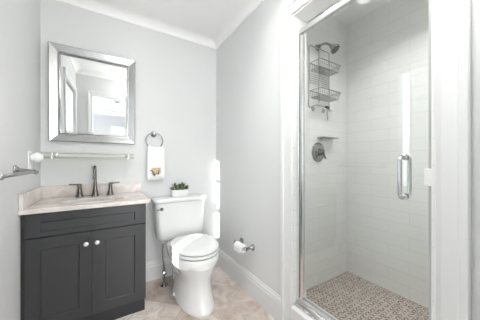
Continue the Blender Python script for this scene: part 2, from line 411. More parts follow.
# tiled jamb returns inside the opening and the stone curb
bm = bmesh.new(); box(bm, XR-.004, SX0+.008, SY1-.010, SY1+.004, 0, SZ1); box(bm, XR-.004, SX0+.008, SY0-.004, SY0+.008, 0, SZ1)
box(bm, XR-.004, SX0+.008, SY0+.008, SY1-.010, SZ1-.010, SZ1+.004)
struct('trim_7', bm, M['ty'])
struct('trim_8', B(XR-.03, SX0+.02, SY0+.008, SY1-.010, -.0, .195), M['trim'], bevel=.006)

# window in the left wall: casing, frame, pane, added curtain cut to shape the sun slit
wf = bmesh.new(); 
miter_frame(wf, 'x', (WY0-.075, WY1+.075, WZ0-.075, WZ1+.075), [(0, 0), (0, .018), (.012, .022), (.068, .014), (.075, .012), (.075, 0)], XL)
win = struct('window_1', wf, M['trim'])
fb = bmesh.new(); box(fb, XL-.085, XL-.045, WY0, WY0+.04, WZ0, WZ1); box(fb, XL-.085, XL-.045, WY0+.04, WY1, WZ0, WZ0+.05); box(fb, XL-.085, XL-.045, WY0+.04, WY1, WZ1-.03, WZ1)
box(fb, XL-.08, XL-.05, .935, .962, WZ0+.05, WZ1-.03)
for mz in (1.845, 1.515): box(fb, XL-.08, XL-.05, WY0+.04, .935, mz, mz+.023)
struct('window_frame', fb, M['trim'], win)
struct('window_pane', B(XL-.068, XL-.063, WY0+.04, WY1, WZ0+.05, WZ1-.03), M['pane'], win)
def drape(name, y0, hi, lo, zs, label):
    # hanging cloth; hi / lo are its free edge above and below zs, stepped to shape the sun slit
    bm = bmesh.new(); N = 40; rows = []
    for z in (WZ0+.01, (WZ0+zs)/2, zs-.012, zs+.012, (zs+WZ1)/2, 1.9, WZ1-.03):
        e = lo if z < zs else hi
        rows.append([bm.verts.new((XL-.026+.006*math.sin(k/N*abs(hi-y0)*95), y0+(e-y0)*k/N, z)) for k in range(N+1)])
    for A, C in zip(rows, rows[1:]):
        for k in range(N): bm.faces.new([A[k], A[k+1], C[k+1], C[k]])
    o = obj(name, bm, M['shade'], smooth=True); m_ = o.modifiers.new('thick', 'SOLIDIFY'); m_.thickness = .0015
    tag(o, label, 'curtain'); return o
drape('curtain', WY0+.012, .762, .785, 1.15, 'added white curtain over most of the left wall window, cut to shape the sun stripes')
rd = obj('curtain_rod', T([(XL-.026, WY0+.002, WZ1-.018), (XL-.026, WY1-.002, WZ1-.018)], .009), M['nickel'], smooth=True, autosmooth=50)
tag(rd, 'thin metal curtain rod inside the left wall window opening', 'curtain rod')

# added blockers outside that window: one trims the sun, one hides reflected sky
pp = thing('sun_blocker', 'added unseen white sun blocker with a wide upper board outside the bathroom window', 'post', (-1.04, .52, 0))
obj('shaft', B(-1.09, -1.0, .430, .64, 0, 1.49), M['trim'], pp)
obj('upper_board', B(-1.09, -1.0, .378, .64, 1.491, 2.7), M['trim'], pp)
tag(obj('view_blocker', B(-1.20, -1.0, .84, 1.125, 0, 2.7), mat('view_blocker_stucco', (.45, .44, .42), .9, noise=.1)), 'added unseen beige view blocker standing behind the sun blocker', 'light blocker')

# ------------------------------------------------------------------ the bedroom behind the camera, seen in the mirror
BX0, BX1, BY0, BZ = -1.28, 2.2, -4.8, 2.50
BY1 = YF-.12
struct('floor_bedroom', B(BX0-.1, BX1+.1, BY0-.1, BY1, -.1, 0), M['carpet'])
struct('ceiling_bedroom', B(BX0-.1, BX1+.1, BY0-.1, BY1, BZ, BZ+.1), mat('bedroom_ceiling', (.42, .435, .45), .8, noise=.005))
FX0, FX1, FZ0, FZ1 = .16, .66, 1.50, 1.93
FW = [(-1.20, -.56, .3, 2.2), (FX0, FX1, FZ0, FZ1), (.90, 1.90, .3, 2.2)]  # the two outer windows are added to go with the fill lamps
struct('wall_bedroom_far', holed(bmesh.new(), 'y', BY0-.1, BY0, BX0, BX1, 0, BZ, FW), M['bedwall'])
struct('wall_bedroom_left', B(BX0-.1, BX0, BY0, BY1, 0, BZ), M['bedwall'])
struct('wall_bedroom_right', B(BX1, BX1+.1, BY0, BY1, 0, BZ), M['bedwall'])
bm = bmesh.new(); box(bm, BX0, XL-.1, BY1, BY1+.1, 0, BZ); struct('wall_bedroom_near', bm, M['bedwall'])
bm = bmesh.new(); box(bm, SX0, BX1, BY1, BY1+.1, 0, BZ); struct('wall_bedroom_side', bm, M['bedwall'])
struct('trim_9', prism(bmesh.new(), [(BY0, 2.36), (BY0+.02, 2.36), (BY0+.03, 2.40), (BY0+.10, 2.48), (BY0+.11, 2.50), (BY0, 2.50)], 'x', BX0, BX1), M['trim'])
for wi, (a0, a1, b0, b1) in enumerate(FW):
    bm = miter_frame(bmesh.new(), 'y', (a0-.07, a1+.07, b0-.07, b1+.07), [(0, 0), (0, .02), (.07, .014), (.07, 0)], BY0)
    w2 = struct('window_%d' % (wi+2), bm, M['trim'])
    struct('window_pane', B(a0, a1, BY0-.085, BY0-.08, b0, b1), M['pane'], w2)
    if wi == 1:
        bm = bmesh.new(); z = b0+.02
        while z < b1-.02: box(bm, a0+.005, a1-.005, BY0-.045, BY0-.02, z, z+.030); z += .042
        struct('window_blind', bm, M['slats'], w2)
det = obj('smoke_detector', LT((.22, -2.6, BZ), (0, 0, -1), [(.065, 0), (.065, .02), (.045, .035), (0, .038)]), M['seal'], smooth=True, autosmooth=40)
tag(det, 'small round smoke detector on the bedroom ceiling seen in the mirror', 'smoke detector')

# added ceiling lamps, out of view, to brighten the bathroom and shower
LY = .30
lt = thing('added_ceiling_light', 'added unseen white globe lamp on a stem from the bathroom ceiling, brightening the room', 'lamp', (.62, LY, ZC))
obj('lamp_base', LT((.62, LY, ZC), (0, 0, -1), [(.065, 0), (.065, .014), (.050, .022), (.012, .026), (.012, .24), (.04, .245), (.045, .26), (0, .26)]), M['plastic'], lt, smooth=True, autosmooth=40)
obj('globe', LT((.62, LY, ZC-.255), (0, 0, -1), [(.03, 0)] + [(.105*math.sin(PI*k/14), .100-.105*math.cos(PI*k/14)) for k in range(2, 14)] + [(0, .205)]), M['lamp'], lt, smooth=True)
def downlight(x, y, z, energy, spread, label, lname):  # added fill lamp: ring, glowing disc and an area lamp
    ld = thing('added_downlight', label, 'lamp', (x, y, z))
    obj('trim_ring', LT((x, y, z), (0, 0, -1), [(.075, 0), (.075, .004), (.066, .008), (.058, .004), (.058, 0)]), M['plastic'], ld, smooth=True, autosmooth=40)
    obj('diffuser', LT((x, y, z-.0005), (0, 0, -1), [(.056, 0), (.055, .002), (0, .0025)]), M['lamp2'], ld, smooth=True)
    light(lname, 'AREA', (x, y, z-.012), energy, (1, 1, .985), shape='DISK', size=.11, spread=math.radians(spread))
downlight(1.52, .62, SZC, 3.7, 120, 'added unseen round white downlight in the shower ceiling', 'fill_shower')
downlight(.40, .95, ZC, 2.2, 110, 'added unseen downlight in the bathroom ceiling nearer the vanity side', 'fill_bath_left')
downlight(.80, 1.05, ZC, .8, 110, 'added unseen downlight in the bathroom ceiling nearer the shower side', 'fill_bath_right')

# ------------------------------------------------------------------ vanity cabinet
VX0, VX1, VF = XL+.002, .248, 1.756
v = thing('vanity_cabinet', 'charcoal shaker bathroom vanity with two doors against the left wall', 'cabinet', (-.10, 1.97, 0))
bm = bmesh.new(); prism(bm, [(VX0, VF+.020), (VX1, VF+.020), (VX1, YB-.002), (VX1-.018, YB-.002), (VX1-.018, VF+.038), (VX0+.018, VF+.038), (VX0+.018, YB-.002), (VX0, YB-.002)], 'z', .105, .838)
obj('body', bm, M['cab'], v, bevel=.0015)
obj('bottom_panel', B(VX0+.0185, VX1-.0185, VF+.0385, YB-.003, .106, .124), M['cab'], v)
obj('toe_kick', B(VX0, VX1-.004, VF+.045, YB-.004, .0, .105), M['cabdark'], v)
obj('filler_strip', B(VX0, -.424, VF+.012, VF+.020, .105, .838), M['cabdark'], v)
def shaker(name, x0, x1, z0, z1, px0, px1, pz0, pz1):
    bm = bmesh.new(); y0, y1 = VF, VF+.020
    O = [(x0, z0), (x1, z0), (x1, z1), (x0, z1)]; I = [(px0, pz0), (px1, pz0), (px1, pz1), (px0, pz1)]
    J = [(px0+.004, pz0+.004), (px1-.004, pz0+.004), (px1-.004, pz1-.004), (px0+.004, pz1-.004)]
    r = [[bm.verts.new((x, y, z)) for x, z in s] for s, y in ((O, y1), (O, y0), (I, y0), (J, y0+.007))]
    for A, C in zip(r, r[1:]):
        for k in range(4): bm.faces.new([A[k], A[(k+1) % 4], C[(k+1) % 4], C[k]])
    bm.faces.new(r[0][::-1]); bm.faces.new(r[-1])
    return obj(name, bm, M['cab'], v, bevel=.0012)
shaker('false_drawer_front', -.421, .243, .688, .834, -.353, .171, .717, .780)
d1 = shaker('door', -.421, -.0925, .113, .682, -.353, -.160, .178, .610)
d2 = shaker('door', -.0895, .243, .113, .682, -.017, .171, .178, .610)
for d, kx in ((d1, -.122), (d2, -.060)):
    obj('knob', LT((kx, VF, .606), (0, -1, 0), [(.005, 0), (.005, .012), (.012, .014), (.0155, .019), (.0145, .025), (.009, .028), (0, .029)]), M['knob'], d, smooth=True, autosmooth=50)

# ------------------------------------------------------------------ counter with cut-out, splashes
CX0, CX1, CY0, CY1, CZ0, CZ1 = XL+.001, .275, 1.7285, YB-.001, .840, .868
SCX, SCY, SA, SB = -.090, 1.912, .195, .125
bm = bmesh.new(); n = 64; rings = []
def rectpt(t):
    c, s = math.cos(t), math.sin(t); cs = []
    if c > 1e-9: cs.append((CX1-SCX)/c)
    if c < -1e-9: cs.append((CX0-SCX)/c)
    if s > 1e-9: cs.append((CY1-SCY)/s)
    if s < -1e-9: cs.append((CY0-SCY)/s)
    k = min(cs); return (SCX+c*k, SCY+s*k)
angs = sorted([2*PI*k/n for k in range(n)] + [math.atan2(y-SCY, x-SCX) % (2*PI) for x in (CX0, CX1) for y in (CY0, CY1)])
El = lambda t, a=SA, b=SB: (SCX+a*math.cos(t), SCY+b*math.sin(t))
def ellang(t): return math.atan2(math.sin(t)/SB, math.cos(t)/SA)
R = [[(*rectpt(t), CZ0) for t in angs], [(*rectpt(t), CZ1) for t in angs], [(*El(ellang(t)), CZ1) for t in angs], [(*El(ellang(t)), CZ0) for t in angs]]
V4 = [[bm.verts.new(p) for p in r] for r in R]
for i in range(4):
    A, C = V4[i], V4[(i+1) % 4]
    for k in range(len(angs)): bm.faces.new([A[k], A[(k+1) % len(angs)], C[(k+1) % len(angs)], C[k]])
ct = obj('countertop', bm, M['stone'], bevel=.003)
tag(ct, 'beige veined stone vanity countertop with an oval sink cut-out', 'countertop')
obj('backsplash', B(CX0, CX1-.012, CY1-.019, CY1, CZ1+.0005, .961), M['stone'], ct, bevel=.0025)
obj('side_splash', B(CX0, CX0+.019, CY0+.004, CY1-.0195, CZ1+.0005, .961), M['stone'], ct, bevel=.0025)
rings = []
for f, z in ((1.03, CZ0-.0005), (1.03, CZ0-.010), (1.00, CZ0-.010), (.985, .79), (.90, .74), (.65, .705), (.15, .695)):
    rings.append([(SCX+SA*f*math.cos(2*PI*k/48), SCY+SB*f*math.sin(2*PI*k/48), z) for k in range(48)])
rings = [[(SCX+SA*.985*math.cos(2*PI*k/48), SCY+SB*.985*math.sin(2*PI*k/48), CZ0-.0005) for k in range(48)]] + \
    [[(SCX+SA*f*math.cos(2*PI*k/48), SCY+SB*f*math.sin(2*PI*k/48), z) for k in range(48)] for f, z in ((.97, .80), (.88, .74), (.62, .705), (.12, .697), (.12, .690), (.66, .697), (.92, .732), (1.01, .80), (1.03, CZ0-.0005))]
bm = bmesh.new(); RR = [[bm.verts.new(p) for p in r] for r in rings]
for i in range(len(RR)):
    A, C = RR[i], RR[(i+1) % len(RR)]
    if i == 4: bm.faces.new(A[::-1]); bm.faces.new(C)
    else:
        for k in range(48): bm.faces.new([A[k], A[(k+1) % 48], C[(k+1) % 48], C[k]])
snk = obj('sink_basin', bm, M['sinkc'], smooth=True)
tag(snk, 'oval white undermount sink basin below the stone countertop', 'sink')
obj('drain', LT((SCX, SCY, .6975), (0, 0, 1), [(.022, 0), (.022, .002), (.016, .004), (0, .003)]), M['gun'], snk, smooth=True, autosmooth=40)

# faucet: gooseneck spout and two lever handles
FY = 2.135
fa = thing('faucet', 'dark metal widespread faucet with gooseneck spout on the vanity counter', 'faucet', (-.089, FY, CZ1))
def ped(x, h, r0=.026, r1=.011):
    return [(r0, 0), (r0, .005), (r0*.86, .009), (r1*1.5, h*.45), (r1*1.1, h*.85), (r1*1.25, h*.92), (r1*1.15, h)]
bm = LT((-.089, FY, CZ1), (0, 0, 1), ped(0, .115, .027, .011))
pts = [(-.089, FY, CZ1+.11), (-.089, FY, CZ1+.19)]
for k in range(1, 13):
    a = PI*k/12; pts.append((-.089, FY-.055+.055*math.cos(a), CZ1+.19+.055*math.sin(a)))
pts += [(-.089, FY-.110, CZ1+.165)]
tube(bm, pts, .0105, n=14)
lathe(bm, (-.089, FY-.110, CZ1+.168), (0, 0, -1), [(.0105, 0), (.0135, .004), (.0135, .022), (.010, .024)])
obj('spout', bm, M['gun'], fa, smooth=True, autosmooth=50)
for x, s in ((-.192, -1), (.018, 1)):
    bm = LT((x, FY, CZ1), (0, 0, 1), ped(0, .085, .027, .012)); lathe(bm, (x, FY, CZ1+.085), (0, 0, 1), [(.014, 0), (.016, .006), (.014, .016), (.006, .022), (0, .023)])
    tube(bm, [(x, FY, CZ1+.098), (x+s*.02, FY-.002, CZ1+.101), (x+s*.068, FY-.006, CZ1+.104)], [.008, .0065, .0060], n=10)
    obj('handle', bm, M['gun'], fa, smooth=True, autosmooth=50)

# ------------------------------------------------------------------ mirror
MX0, MX1, MZ0, MZ1 = -.389, .214, 1.315, 2.077
mr = thing('wall_mirror', 'rectangular mirror in a wide brushed silver frame above the vanity', 'mirror', ((MX0+MX1)/2, YB, MZ0))
bm = miter_frame(bmesh.new(), 'y', (MX0, MX1, MZ0, MZ1), [(0, 0), (0, -.030), (.004, -.034), (.052, -.022), (.056, -.024), (.062, -.024), (.066, -.014), (.066, 0)], YB-.001)
obj('frame', bm, M['frame'], mr)
bm = miter_frame(bmesh.new(), 'y', (MX0+.0605, MX1-.0605, MZ0+.0605, MZ1-.0605), [(0, -.012), (0, -.0255), (.0035, -.0255), (.0050, -.012)], YB-.001)
obj('inner_lip', bm, M['gun'], mr)
# bevelled glass
bm = bmesh.new(); rr = []
for ins, d in ((.064, -.010), (.064, -.012), (.084, -.0165)):
    rr.append([bm.verts.new((x, YB-.001+d, z)) for x, z in ((MX0+ins, MZ0+ins), (MX1-ins, MZ0+ins), (MX1-ins, MZ1-ins), (MX0+ins, MZ1-ins))])
for A, C in zip(rr, rr[1:]):
    for k in range(4): bm.faces.new([A[k], A[(k+1) % 4], C[(k+1) % 4], C[k]])
bm.faces.new(rr[0][::-1]); bm.faces.new(rr[-1])
obj('mirror_glass', bm, M['mirror'], mr)

mr.rotation_euler.x = .034

# ------------------------------------------------------------------ glass shelf with rail
gs = thing('glass_shelf', 'narrow glass shelf with chrome rail below the mirror', 'shelf', (-.11, YB, 1.18))
obj('shelf_glass', B(-.425, .195, 2.085, YB-.004, 1.180, 1.189), M['shelfglass'], gs, bevel=.0015)
obj('front_rail', T([(-.425, 2.092, 1.216), (.19, 2.092, 1.216)], .0048), M['chrome'], gs, smooth=True, autosmooth=50)
obj('edge_strip', B(-.424, .194, 2.0825, 2.0848, 1.1765, 1.1905), mat('green_glass_edge', (.40, .40, .31), .15, noise=.05), gs)
for x in (-.355, .150):
    bm = bmesh.new(); tube(bm, [(x, YB-.001, 1.20), (x, 2.10, 1.20)], .008); lathe(bm, (x, YB-.001, 1.20), (0, -1, 0), [(.020, 0), (.020, .006), (.010, .012)])
    lathe(bm, (x, 2.092, 1.172), (0, 0, 1), [(.010, 0), (.011, .005), (.009, .020), (.009, .044), (.005, .050), (0, .052)])
    obj('bracket', bm, M['chrome'], gs, smooth=True, autosmooth=50)

# ------------------------------------------------------------------ towel ring and hand towel
tr = thing('towel_ring', 'brushed metal towel ring on the back wall right of the mirror', 'towel ring', (.380, YB, 1.425))
obj('rosette', LT((.380, YB-.0005, 1.420), (0, -1, 0), [(.028, 0), (.028, .006), (.020, .012), (.012, .018), (.011, .040), (.015, .046), (.013, .056), (0, .060)]), M['nickel'], tr, smooth=True, autosmooth=50)
RC = (.380, 2.172, 1.352)
obj('ring', tube(bmesh.new(), [(RC[0]+.076*math.sin(2*PI*k/40), RC[1], RC[2]+.076*math.cos(2*PI*k/40)) for k in range(40)], .0052, n=10, closed=True), M['nickel'], tr, smooth=True)
bm = bmesh.new(); rings = []; cx = .392
NU = 30
def towel_pt(u, z, front, wd):
    x = cx + (u-.5)*wd; fold = .0022*math.sin(u*11+z*2)+.001*math.sin(u*23+1.3)
    return (x, RC[1]+(-.013-fold if front else .012+fold*.5), z)
rows = [(.976, .156), (1.02, .157), (1.10, .156), (1.20, .152), (1.27, .146), (1.300, .138), (1.312, .132)]
# the hanging cloth: front layer, over the ring, back layer as one thick sheet
prof = [(z, wd, True) for z, wd in rows] + [(1.318, .130, None)] + [(z, wd, False) for z, wd in rows[::-1]]
for z, wd, fr in prof:
    line = []
    for i in range(NU+1):
        u = i/NU
        if fr is None: line.append((cx+(u-.5)*wd*.99, RC[1], 1.2905+.004+.0015*math.sin(u*20) + (u-.5)**2*.05))
        else:
            zz = z if z < 1.28 else 1.27+(z-1.27)*.5+(u-.5)**2*.06
            p = towel_pt(u, zz if fr else max(zz, .99), fr, wd); line.append(p)
    rings.append(line)
Vr = [[bm.verts.new(p) for p in r] for r in rings]
for A, C in zip(Vr, Vr[1:]):
    for k in range(NU): bm.faces.new([A[k], A[k+1], C[k+1], C[k]])
tw = obj('hand_towel', bm, M['cloth'], smooth=True)
so = tw.modifiers.new('thick', 'SOLIDIFY'); so.thickness = .005; so.offset = 0
tag(tw, 'white hand towel with a beige applique hanging from the towel ring', 'towel')
bm = bmesh.new(); ypl = RC[1]-.0245; q = cx-.004
prism(bm, [(q-.034, 1.092), (q+.044, 1.096), (q+.046, 1.050), (q+.024, 1.022), (q+.006, 1.034), (q-.010, 1.024), (q-.036, 1.056)], 'y', ypl, ypl+.003)
ap = obj('applique', bm, M['beige'], tw, label='beige embroidered patch')
bm = bmesh.new(); zig = [(q-.050, 1.070), (q-.026, 1.062), (q-.006, 1.022), (q+.012, 1.052), (q+.024, 1.030), (q+.030, 1.078)]
tube(bm, [(x, ypl-.001, z) for x, z in zig], .0042, n=6); tube(bm, [(q-.034, ypl-.001, 1.046), (q-.012, ypl-.001, 1.016)], .0036, n=6)
obj('embroidery', bm, M['brown'], ap)

# ------------------------------------------------------------------ towel bar on the left wall
tb = thing('towel_bar', 'chrome towel bar on the left wall beside the vanity', 'towel bar', (XL, 1.44, 1.10))
BXb = -.357
obj('bar', T([(BXb, 1.17, 1.094), (BXb, 1.700, 1.094)], .0085, n=14), M['nickel'], tb, smooth=True, autosmooth=50)
for y in (1.19, 1.675):
    bm = LT((XL+.0005, y, 1.106), (1, 0, 0), [(.028, 0), (.028, .006), (.022, .012), (.012, .020)])
    tube(bm, [(XL+.01, y, 1.106), (XL+.05, y, 1.102), (BXb+.002, y, 1.094)], [.012, .009, .011], n=12)
    lathe(bm, (BXb, y-.016, 1.094), (0, 1, 0), [(.009, 0), (.014, .004), (.014, .028), (.009, .032)])
    obj('post', bm, M['nickel'], tb, smooth=True, autosmooth=50)

# outlet plate and white plug-in night light
ol = thing('wall_outlet', 'white outlet cover plate on the left wall above the counter', 'outlet', (XL, 1.955, 1.15))
obj('cover_plate', B(XL+.0005, XL+.007, 1.905, 1.985, 1.085, 1.222), M['plastic'], ol, bevel=.002)
obj('receptacle', B(XL+.007, XL+.0095, 1.930, 1.962, 1.10, 1.14), M['plastic'], ol, bevel=.002)
nl = obj('night_light', LT((XL+.010, 1.945, 1.182), (1, 0, 0), [(.024, 0), (.026, .012), (.033, .022), (.033, .034), (.026, .048), (.012, .058), (0, .060)]), M['plastic'], smooth=True, autosmooth=60)
tag(nl, 'white rounded night light plugged into the left wall outlet', 'night light')

# ------------------------------------------------------------------ toilet
TX = .604
BXC = .624
to = thing('toilet', 'white two-piece toilet with closed lid against the back wall', 'toilet', (TX, 1.85, 0))
def egg(yb, yf, yc, w, z, n=48, e=2.2, wb=1.0):
    out = []
    for k in range(n):
        t = 2*PI*k/n; c, s = math.cos(t), math.sin(t)
        if s < 0: ex = 2.05; y = yc-(yc-yf)*abs(s)**(2/ex); x = w*math.copysign(abs(c)**(2/ex), c)
        else: y = yc+(yb-yc)*abs(s)**(2/e); x = w*(1-(1-wb)*abs(s)**2)*math.copysign(abs(c)**(2/e), c)
        out.append((BXC+x, y, z))
    return out
S = [(0, 2.03, 1.474, 1.78, .148, 3.2, .95), (.012, 2.035, 1.468, 1.78, .152, 3.2, .95), (.03, 2.03, 1.476, 1.78, .146, 3.2, .95), (.09, 2.03, 1.498, 1.78, .136, 3, .95), (.16, 2.04, 1.512, 1.78, .126, 3, .95),
     (.22, 2.05, 1.514, 1.77, .124, 2.8, .95), (.27, 2.07, 1.506, 1.75, .137, 2.8, .85), (.305, 2.10, 1.498, 1.74, .160, 2.8, .78), (.335, 2.15, 1.490, 1.74, .178, 3, .74), (.341, 2.16, 1.486, 1.74, .182, 3, .74), (.343, 2.17, 1.487, 1.73, .188, 3.2, .72), (.375, 2.19, 1.486, 1.73, .190, 3.2, .72), (.404, 2.195, 1.488, 1.73, .190, 3.2, .72), (.412, 2.19, 1.496, 1.73, .182, 3.2, .72)]
bm = bmesh.new(); loft(bm, [egg(yb, yf, yc, w_, z, e=e, wb=wb) for z, yb, yf, yc, w_, e, wb in S])
bowl = obj('bowl', bm, M['ceramic'], to, smooth=True, autosmooth=60)
# trapway bulge on each side of the foot
for s in (-1, 1):
    bm = bmesh.new(); pts = [(BXC+s*.070, 1.68, .18), (BXC+s*.085, 1.76, .24), (BXC+s*.094, 1.86, .225), (BXC+s*.092, 1.93, .15), (BXC+s*.090, 1.92, .05)]
    sm = []
    for i in range(len(pts)-1):
        for q in range(6):
            t = q/6; P0, P1, P2, P3 = [Vector(pts[max(0, min(len(pts)-1, i+j))]) for j in (-1, 0, 1, 2)]
            sm.append(.5*((2*P1)+(-P0+P2)*t+(2*P0-5*P1+4*P2-P3)*t*t+(-P0+3*P1-3*P2+P3)*t**3))
    sm.append(Vector(pts[-1])); tube(bm, sm, [.030+.022*math.sin(PI*min(1, i/len(sm)*1.1)) for i in range(len(sm))], n=18)
    obj('trapway', bm, M['ceramic'], bowl, smooth=True)
    obj('bolt_cap', LT((BXC+s*.150, 1.82, .035), (s*.9, 0, .45), [(.013, -.012), (.013, .004), (.009, .010), (0, .012)]), M['plastic'], bowl, smooth=True)
def slab(yb, yf, w_, z0, z1, r, e=3.0, wb=.88, dome=0):
    L = [(z0, r), (z0+r*.4, r*.3), (z0+r, 0), (z1-r, 0), (z1-r*.3, r*.4), (z1, r*1.3)]
    bm = loft(bmesh.new(), [egg(yb-i, yf+i, 1.73, w_-i, z, e=e, wb=wb) for z, i in L], cap=True); return bm
obj('seat', slab(1.955, 1.488, .191, .419, .442, .005), M['ceramic'], to, smooth=True, autosmooth=50)
L = [(.4485, .010), (.450, .003), (.454, 0), (.464, 0), (.469, .005), (.472, .02), (.475, .06), (.476, .11)]
obj('seat_lid', loft(bmesh.new(), [egg(1.955-i*.8, 1.488+i, 1.73, .190-i, z, e=3, wb=.88) for z, i in L]), M['ceramic'], to, smooth=True, autosmooth=50)
for s in (-1, 1): obj('seat_hinge', T([(BXC+s*.055, 1.970, .430), (BXC+s*.105, 1.970, .430)], .013, n=12), M['plastic'], to, smooth=True, autosmooth=50)
obj('seat_gap_shade', loft(bmesh.new(), [egg(1.95, 1.500, 1.73, .180, z, e=3, wb=.88) for z in (.4115, .4205)]), M['gun'], to)  # dark sheet standing in for the shade between seat and bowl
obj('lid_gap_shade', loft(bmesh.new(), [egg(1.95, 1.504, 1.73, .176, z, e=3, wb=.88) for z in (.4405, .4495)]), M['gun'], to)  # dark sheet painted as the shaded gap between lid and seat
def rr(x0, x1, y0, y1, z, r, n=8):
    out = []
    for (cx_, cy_, a0) in ((x1-r, y1-r, 0), (x0+r, y1-r, PI/2), (x0+r, y0+r, PI), (x1-r, y0+r, 1.5*PI)):
        for k in range(n+1):
            a = a0+PI/2*k/n; out.append((cx_+r*math.cos(a), cy_+r*math.sin(a), z))
    return out
TKX0, TKX1 = .357, .846
tk = [(.415, .060, .045, .05), (.423, .040, .022, .055), (.440, .026, .012, .055), (.470, .020, .008, .055), (.55, .013, .005, .05), (.65, .006, .003, .045), (.772, .0, 0, .04)]
bm = loft(bmesh.new(), [rr(TKX0+i, TKX1-i, 2.000+j, 2.205, z, r) for z, i, j, r in tk])
tank = obj('tank', bm, M['ceramic'], to, smooth=True, autosmooth=60)
ld_ = [(.7735, .0, .04), (.777, -.010, .042), (.783, -.012, .042), (.800, -.012, .042), (.808, -.006, .04), (.811, .004, .035)]
obj('tank_lid', loft(bmesh.new(), [rr(TKX0+i, TKX1-i, 2.000+i, 2.210, z, r) for z, i, r in ld_]), M['ceramic'], to, smooth=True, autosmooth=60)
bm = LT((.412, 2.001, .722), (0, -1, 0), [(.015, 0), (.015, .004), (.010, .009), (.008, .018), (0, .020)])
tube(bm, [(.412, 1.986, .722), (.385, 1.984, .721), (.366, 1.986, .719)], [.006, .005, .0055], n=10)
obj('flush_lever', bm, M['gun'], tank, smooth=True, autosmooth=50)

# water supply
ws = thing('water_supply', 'chrome shut-off valve and hose on the floor left of the toilet', 'valve', (.445, 2.06, 0))
obj('escutcheon', LT((.445, 2.06, 0), (0, 0, 1), [(.034, 0), (.032, .006), (.018, .016), (.012, .03)]), M['nickel'], ws, smooth=True, autosmooth=50)
bm = T([(.445, 2.06, .0), (.445, 2.06, .12)], .0085); lathe(bm, (.445, 2.06, .105), (0, 0, 1), [(.014, 0), (.015, .01), (.015, .035), (.010, .042)])
tube(bm, [(.445, 2.06, .125), (.445, 2.03, .125)], .008); 
obj('stop_valve', bm, M['nickel'], ws, smooth=True, autosmooth=50)
rg = [(.445+.019*math.cos(2*PI*k/24), 2.022, .125+.013*math.sin(2*PI*k/24)) for k in range(24)]
obj('valve_handle', LT((.445, 2.032, .125), (0, -1, 0), [(.017, 0), (.019, .003), (.019, .009), (.014, .012), (0, .012)], 16), M['chrome'], ws, smooth=True, autosmooth=50)
hp = [Vector(p) for p in ((.445, 2.06, .147), (.443, 2.062, .20), (.436, 2.066, .26), (.432, 2.07, .32), (.437, 2.07, .37), (.440, 2.07, .425))]
obj('hose', T(hp, .0065, n=10), M['hose'], ws, smooth=True)
obj('coupling_nut', LT((.440, 2.07, .392), (0, 0, 1), [(.014, 0), (.016, .004), (.016, .028), (.014, .030)], 12), M['plastic'], ws)

# ------------------------------------------------------------------ succulent on the tank
PX, PY, PZ = .598, 2.09, .811
ps = thing('potted_succulent', 'green succulents in a low white oval pot on the toilet tank', 'plant', (PX, PY, PZ))
pr = [(PZ+.0005, .072, .044), (PZ+.004, .078, .048), (PZ+.020, .083, .051), (PZ+.064, .085, .053), (PZ+.068, .083, .051), (PZ+.066, .079, .047), (PZ+.056, .078, .046)]
obj('pot', loft(bmesh.new(), [selli(PX, PY, a, b, z, 36, 2.6) for z, a, b in pr]), M['ceramic'], ps, smooth=True, autosmooth=50)
obj('pebbles', loft(bmesh.new(), [selli(PX, PY, a, b, z, 36, 2.6) for z, a, b in ((PZ+.0565, .077, .045), (PZ+.064, .076, .044), (PZ+.068, .05, .025))]), M['pebble'], ps, smooth=True)
def leaf(bm, c, d, ln, wd):
    d = Vector(d).normalized(); up = Vector((0, 0, 1)) if abs(d.z) < .95 else Vector((1, 0, 0)); s = d.cross(up).normalized(); u = s.cross(d)
    c = Vector(c); rings = []
    for t, k in ((0, .45), (.3, .9), (.6, 1), (.82, .65), (.97, .15)):
        q = c+d*ln*t+u*ln*.16*t*t
        rings.append([q+(s*math.cos(a)+u*math.sin(a)*.42)*wd*k*.5 for a in [2*PI*j/8 for j in range(8)]])
    loft(bm, rings)
for (dx, dy, h, nl_, ln, m_) in ((-.056, -.004, .010, 9, .038, 'leaf2'), (-.030, .010, .038, 8, .046, 'leaf'), (.002, -.002, .034, 9, .046, 'leaf'), (.030, .008, .042, 8, .048, 'leaf'), (.056, -.004, .014, 9, .038, 'leaf'), (.020, -.024, .008, 8, .028, 'leaf2'), (-.022, -.022, .006, 8, .026, 'leaf2')):
    bm = bmesh.new(); c = (PX+dx*1.15, PY+dy, PZ+.064)
    tube(bm, [c, (c[0]+dx*.1, c[1], c[2]+h)], .004, n=6)
    for k in range(nl_):
        a = k*2.4; el = .15+1.0*k/nl_; zz = c[2]+h*(.3+.7*k/nl_)
        leaf(bm, (c[0]+dx*.1*k/nl_, c[1], zz), (math.cos(a)*math.cos(el), math.sin(a)*math.cos(el), math.sin(el)), 1.3*ln*random.uniform(.75, 1.1)*(1-.25*k/nl_), .016)
    obj('rosette', bm, M[m_], ps, smooth=True)

